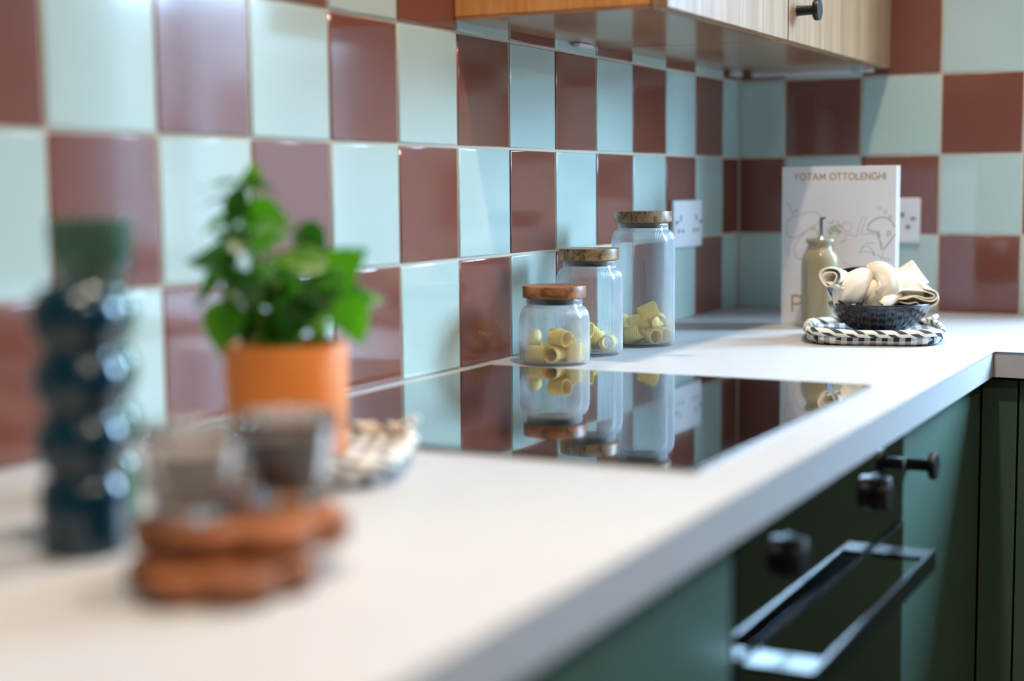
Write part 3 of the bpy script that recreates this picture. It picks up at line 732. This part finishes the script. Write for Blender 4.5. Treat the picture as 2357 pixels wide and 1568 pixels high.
def corner(u, v):
    p = (A_*(1-u)+B_*u)*(1-v) + (D_*(1-u)+C_*u)*v
    return p + mm(0, 4*math.sin(PI*v)*math.sin(2*u), 2.0*math.sin(PI*u)*math.sin(3*v))
o = cloth('pointed_corner', *grid(corner, 8, 8), 2.2, 1)
def corner2(u, v):
    p = (mm(8, -4, 100)*(1-u)+mm(62, -12, 88)*u)*(1-v) + (mm(22, -14, 80)*(1-u)+mm(78, -8, 72)*u)*v
    return p + mm(0, -5*math.sin(PI*v), 3*math.sin(PI*u))
cloth('front_layer', *grid(corner2, 8, 8), 2.2, 1)
def folded(name, prof, d0, d1, thick):
    P = catmull([Vector((a, z, 0)) for a, z in prof], 6); n = len(P)-1
    def fn(u, v):
        p = P[int(round(u*n))]; d = d0+(d1-d0)*v
        return mm(p.x+2.0*math.sin(2*v+u*3), d, p.y+6*v*v+1.0*math.sin(5*v+u*4))
    cloth(name, *grid(fn, n, 8), thick, 1)
folded('folded_end', [(14, 72), (24, 79), (42, 79), (60, 77), (72, 73), (73, 68), (62, 67), (48, 71), (36, 71), (26, 68)], -40, 4, 3.0)
folded('folded_end', [(13, 70), (18, 66), (30, 66), (40, 69), (52, 65), (66, 62), (76, 66), (79, 72), (75, 79), (62, 83)], -42, 4, 3.0)
folded('folded_end', [(20, 62), (34, 58), (46, 60), (50, 56), (64, 54), (76, 58), (81, 66), (80, 76)], -40, 2, 3.0)
def tagf(u, v): return mm(42+19*u, -22-2*u, 93-12*v-2*u)
cloth('care_tag', *grid(tagf, 3, 3), 0.8, 0)

# ------------------------------------------------------------------ bubble candle holders in coloured glass
def tint_glass(name, col, through, rough=0.03, tint=None):
    m, t, p = newmat(name); out = t.nodes['Material Output']
    p.inputs['Base Color'].default_value = col; p.inputs['Roughness'].default_value = rough
    p.inputs['Coat Weight'].default_value = 0.25; p.inputs['Coat Roughness'].default_value = 0.05
    tr = t.nodes.new('ShaderNodeBsdfTransparent'); tr.inputs[0].default_value = tint or col
    mx = t.nodes.new('ShaderNodeMixShader'); mx.inputs[0].default_value = through
    t.links.new(p.outputs[0], mx.inputs[1]); t.links.new(tr.outputs[0], mx.inputs[2]); t.links.new(mx.outputs[0], out.inputs[0])
    return m
def bubble_holder(label, loc, h, nb, R, m, cup):
    t = thing('candle_holder', label, 'candle holder', loc)
    base_h = 0.052
    prof = [(0, 0), (R-0.003, 0), (R-0.0005, 0.0015), (R, 0.004), (R, base_h-0.010), (R-0.002, base_h-0.003), (R*0.74, base_h+0.003)]
    top = h-(0.05 if cup else 0.0); bh = (top-base_h-0.004)/nb
    for b in range(nb):
        for k in range(1, 9):
            a = k/8*PI
            prof.append((R*0.76 + R*0.31*math.sin(a)**0.8, base_h+0.003+bh*(b+k/8)))
    if cup:
        prof += [(R*0.80, top+0.006), (R*0.98, top+0.016), (R*1.02, top+0.030), (R*1.06, h-0.002), (R*1.03, h), (R*0.98, h-0.001), (R*0.94, top+0.03), (R*0.6, top+0.014), (0, top+0.012)]
    else:
        prof += [(R*0.66, top+0.001), (R*0.5, top-0.004), (R*0.45, top-0.02), (0, top-0.021)]
    V, F = lathe(prof, 56)
    link('glass_body', mesh(V, F, True), m, t)
M_bluegl = tint_glass('petrol_blue_glass', rgb(4, 44, 60), 0.06, rough=0.12, tint=rgb(30, 130, 170))
M_grngl = tint_glass('smoky_green_glass', rgb(84, 118, 102), 0.38, tint=rgb(196, 220, 204))
bubble_holder('petrol blue bubble glass candle holder at the left front of the worktop', (0.281, -2.186, H), 0.182, 3, 0.0295, M_bluegl, False)
bubble_holder('taller smoky green glass candle holder standing behind the blue one', (0.2325, -2.117, H), 0.226, 3, 0.0290, M_grngl, True)

# ------------------------------------------------------------------ scalloped wooden stand and tumblers
M_walnut = wood('red_brown_wood', rgb(58, 28, 13), rgb(172, 100, 50), (34, 12, 60), rough=0.5, seed=5.0)
def scallop(R, lobes, amp, z0, z1, ph):
    n = 120; V = []; F = []
    rings = [(0.90, z0), (0.97, z0+0.0015), (1.0, (z0+z1)/2), (0.97, z1-0.0015), (0.92, z1)]
    for k, z in rings:
        for i in range(n):
            a = 2*PI*i/n; r = (R-amp+amp*abs(math.sin(lobes*a/2+ph))**0.7)*k
            V.append((r*math.cos(a), r*math.sin(a), z))
    for r in range(4):
        for i in range(n): F.append((r*n+i, r*n+(i+1) % n, (r+1)*n+(i+1) % n, (r+1)*n+i))
    F.append(tuple(range(n))[::-1]); F.append(tuple(range(4*n, 5*n)))
    return smooth_by_angle(mesh(V, F), 40)
cs = thing('wooden_coaster', 'lower red-brown scalloped wooden coaster flat on the worktop', 'coaster', (0.426, -2.222, H))
link('scalloped_disc', scallop(0.060, 6, 0.013, 0.0003, 0.0195, 0.4), M_walnut, cs)
cs = thing('wooden_coaster', 'upper larger red-brown scalloped wooden coaster carrying two glass tumblers', 'coaster', (0.412, -2.182, H))
link('scalloped_disc', scallop(0.071, 7, 0.013, 0.0198, 0.040, 0.2), M_walnut, cs)
def tumbler(label, loc, fill, h=0.058, r0=0.025, r1=0.0335):
    g = thing('tumbler', label, 'glass', loc)
    o = [(0, 0), (r0-0.002, 0), (r0, 0.002)] + [(r0+(r1-r0)*k/6, 0.002+(h-0.003)*k/6) for k in range(1, 7)] + [(r1-0.0005, h)]
    i = [(r1-0.002, h-0.0002)] + [(r0+(r1-r0)*k/6-0.0028, 0.002+(h-0.003)*k/6) for k in range(5, 0, -1)] + [(r0-0.006, 0.008), (0, 0.0075)]
    def rib(k, a, r, z): return 0.0008*math.cos(20*a) if 2 < k < len(o)-1 else 0
    V, F = lathe(o+i, 200, rib)
    link('glass_body', mesh(V, F, True), M_tumb, g)
    V, F = lathe([(0, 0.0078), (r0-0.0068, 0.0082), (r0-0.0018, 0.011), (r0+0.0028, 0.044), (r0+0.0026, 0.0455), (0, 0.0457)], 48)
    link('contents', smooth_by_angle(mesh(V, F), 45), mat('tumbler_fill', fill, 0.6), g)
tumbler('fluted glass tumbler with pale grey contents at the left on the coasters', (0.399, -2.212, H+0.0402), rgb(150, 138, 130))
tumbler('fluted glass tumbler with dark brown contents at the right on the coasters', (0.4245, -2.147, H+0.0402), rgb(74, 60, 54))

# ------------------------------------------------------------------ potted plant
PX, PY, PZ = 0.2265, -1.8735, H+0.0128
pl = thing('potted_plant', 'leafy green herb in a plain orange pot beside the hob', 'plant', (PX, PY, PZ), RV)
PH = 0.0995
V, F = lathe([(0, 0), (0.0475, 0), (0.0505, 0.0015), (0.0515, 0.005), (0.0540, PH-0.002), (0.0530, PH), (0.0505, PH-0.001), (0.0500, PH-0.012), (0, PH-0.012)], 72)
link('pot', smooth_by_angle(mesh(V, F), 50), mat('orange_terracotta', rgb(234, 132, 52), 0.55, var=0.04, vscale=40), pl)
V, F = lathe([(0, PH-0.010), (0.03, PH-0.0095), (0.0497, PH-0.0115), (0.0497, PH-0.0119), (0, PH-0.0119)], 40, lambda i, a, r, z: 0)
link('soil', mesh(V, F, True), mat('dark_soil', rgb(52, 38, 28), 1.0, bump=0.8, bscale=300), pl)
def leaf_mesh(wr, seed):
    random.seed(seed); nu, nv = 9, 4
    V = []; F = []
    for i in range(nu+1):
        u = i/nu; w = wr*0.5*(math.sin(PI*u**0.75)**0.85 if 0 < u < 1 else 0.02)
        for j in range(-nv//2, nv//2+1):
            v = j/(nv/2)
            serr = 1+(0.10 if (i % 2 and abs(v) == 1) else 0)
            x = u + (-0.05*abs(v) if 0 < u < 1 else 0)
            V.append((x, w*v*serr, 0.09*abs(v)*w/(wr*0.5+1e-6) - 0.22*u*u + 0.02*math.sin(9*u+3*v)))
    c = nv+1
    for i in range(nu):
        for j in range(nv): F.append((i*c+j, i*c+j+1, (i+1)*c+j+1, (i+1)*c+j))
    return mesh(V, F, True)
def leaf_mat(name, c, back):
    m, t, p = newmat(name); out = t.nodes['Material Output']
    p.inputs['Base Color'].default_value = c; p.inputs['Roughness'].default_value = 0.38
    tl = t.nodes.new('ShaderNodeBsdfTranslucent'); tl.inputs[0].default_value = back
    mx = t.nodes.new('ShaderNodeMixShader'); mx.inputs[0].default_value = 0.3
    t.links.new(p.outputs[0], mx.inputs[1]); t.links.new(tl.outputs[0], mx.inputs[2]); t.links.new(mx.outputs[0], out.inputs[0])
    return m
LM = [leaf_mat('leaf_dark', rgb(26, 82, 22), rgb(70, 140, 10)), leaf_mat('leaf_mid', rgb(62, 138, 18), rgb(120, 200, 14)), leaf_mat('leaf_light', rgb(104, 156, 50), rgb(150, 200, 50))]
lmeshes = {}
for mi in range(3):
    for k, w in enumerate((0.5, 0.74)):
        me = leaf_mesh(w, 5+k); me.materials.append(LM[mi]); lmeshes[(mi, k)] = me
# (along the view's right, height, tip angle in degrees, length, facing 0..1, shade), millimetres
LEAVES = [(-52, 252, 175, 36, .12, 0), (-62, 237, 185, 28, .1, 0), (-20, 250, 5, 34, .45, 0), (-28, 258, 80, 24, .5, 2), (-41, 226, 250, 38, .8, 0), (-10, 222, -10, 42, .7, 1), (-58, 216, 200, 26, .5, 1),
 (28, 198, -50, 36, .7, 0), (13, 186, 170, 48, .7, 2), (53, 181, 40, 46, .8, 1), (57, 156, -15, 50, .8, 1), (62, 131, -70, 42, .8, 1), (41, 169, 20, 42, .7, 1), (-64, 188, 170, 46, .5, 0), (-68, 163, 215, 48, .35, 0),
 (-35, 169, 130, 40, .6, 0), (-24, 150, 200, 44, .7, 0), (-1, 150, -80, 48, .8, 0), (3, 170, 20, 40, .15, 0), (-52, 125, 260, 44, .9, 1), (-31, 123, 240, 38, .8, 0), (-16, 120, 280, 34, .7, 0), (28, 131, -60, 42, .7, 2),
 (15, 140, 10, 40, .7, 0), (72, 150, 10, 34, .6, 1), (-40, 205, 150, 34, .6, 0), (-5, 205, 30, 36, .6, 1), (-48, 150, 230, 38, .6, 0), (36, 150, -30, 40, .7, 0), (5, 128, -100, 36, .7, 0)]
random.seed(8)
for k in range(12):
    a = random.uniform(-40, 45); LEAVES.append((a, random.uniform(118, 175), random.uniform(0, 360), random.uniform(28, 42), random.uniform(.3, .8), random.choice((0, 0, 1))))
STEMS = [(-6, 4), (10, -8), (-20, -4), (22, 8), (-2, 16)]
stem_b = [MB() for _ in STEMS]
zoff = 0.0128*1000
for k, (a, z, ang, L, fc_, sh) in enumerate(LEAVES):
    if k < 30: d = random.uniform(-26, 18)
    else: d = random.uniform(-10, 50)
    z = z-zoff
    th = math.radians(ang)
    tip = Vector((math.cos(th), random.uniform(-0.35, 0.2), math.sin(th))).normalized()
    nrm = Vector((random.uniform(-.2, .2), -fc_, 1-fc_+0.15)); nrm = (nrm-tip*nrm.dot(tip)).normalized()
    side = nrm.cross(tip).normalized()
    base = mm(a, d, z) - tip*(L*0.0006)
    o = link('leaf', lmeshes[(sh, k % 2)], None, pl)
    R3 = Matrix((tip, side, nrm)).transposed().to_4x4()
    o.matrix_local = Matrix.Translation(base) @ R3 @ Matrix.Scale(L*0.00108, 4)
    si = min(range(len(STEMS)), key=lambda i: abs(STEMS[i][0]*2.2-a)+abs(STEMS[i][1]-d)*0.5)
    s0 = mm(STEMS[si][0], STEMS[si][1], PH*1000-12)
    mid = s0.lerp(base, 0.55) + Vector((-(base.x-s0.x)*0.3, -(base.y-s0.y)*0.3, 0.006))
    V, F, _ = tube(catmull([s0, mid, base], 5), lambda s: 0.0016-0.0007*s, 6)
    stem_b[si].add(V, F)
for b in stem_b:
    if b.V: link('stem', b.mesh(True), LM[2], pl)

# ------------------------------------------------------------------ ceiling downlights (each with its own lamp)
M_ring = mat('downlight_ring', rgb(235, 235, 232), 0.4)
M_lens, t_, p_ = newmat('downlight_lens'); p_.inputs['Emission Color'].default_value = (1, 0.84, 0.66, 1); p_.inputs['Emission Strength'].default_value = 40.0
names = ['above the dark bowl', 'above the hob', 'above the candle holders', 'added as room fill towards the window', 'added as fill in mid room', 'added as fill towards the rear wall']
for (x, y), w, ang, nm in zip(DOWN, DOWN_W, DOWN_A, names):
    d = thing('downlight', 'round white recessed ceiling downlight ' + nm, 'light', (x, y, ZC), 0, 'ceiling downlights')
    V, F = lathe([(0.030, -0.001), (0.044, -0.001), (0.044, -0.004), (0.040, -0.006), (0.030, -0.004), (0.030, -0.001)], 40)
    link('trim_ring', mesh(V, F, True), M_ring, d)
    V, F = lathe([(0, -0.0012), (0.0295, -0.0012), (0.0295, -0.0006), (0, -0.0006)], 32)
    link('lens', mesh(V, F), M_lens, d)
    l = bpy.data.lights.new('downlight_lamp', 'SPOT'); l.energy = w; l.color = (1, 0.84, 0.66); l.spot_size = math.radians(ang); l.spot_blend = 0.7; l.shadow_soft_size = 0.025
    o = bpy.data.objects.new('downlight_lamp', l); COL.objects.link(o); o.parent = d; o.location = (0, 0, -0.03)
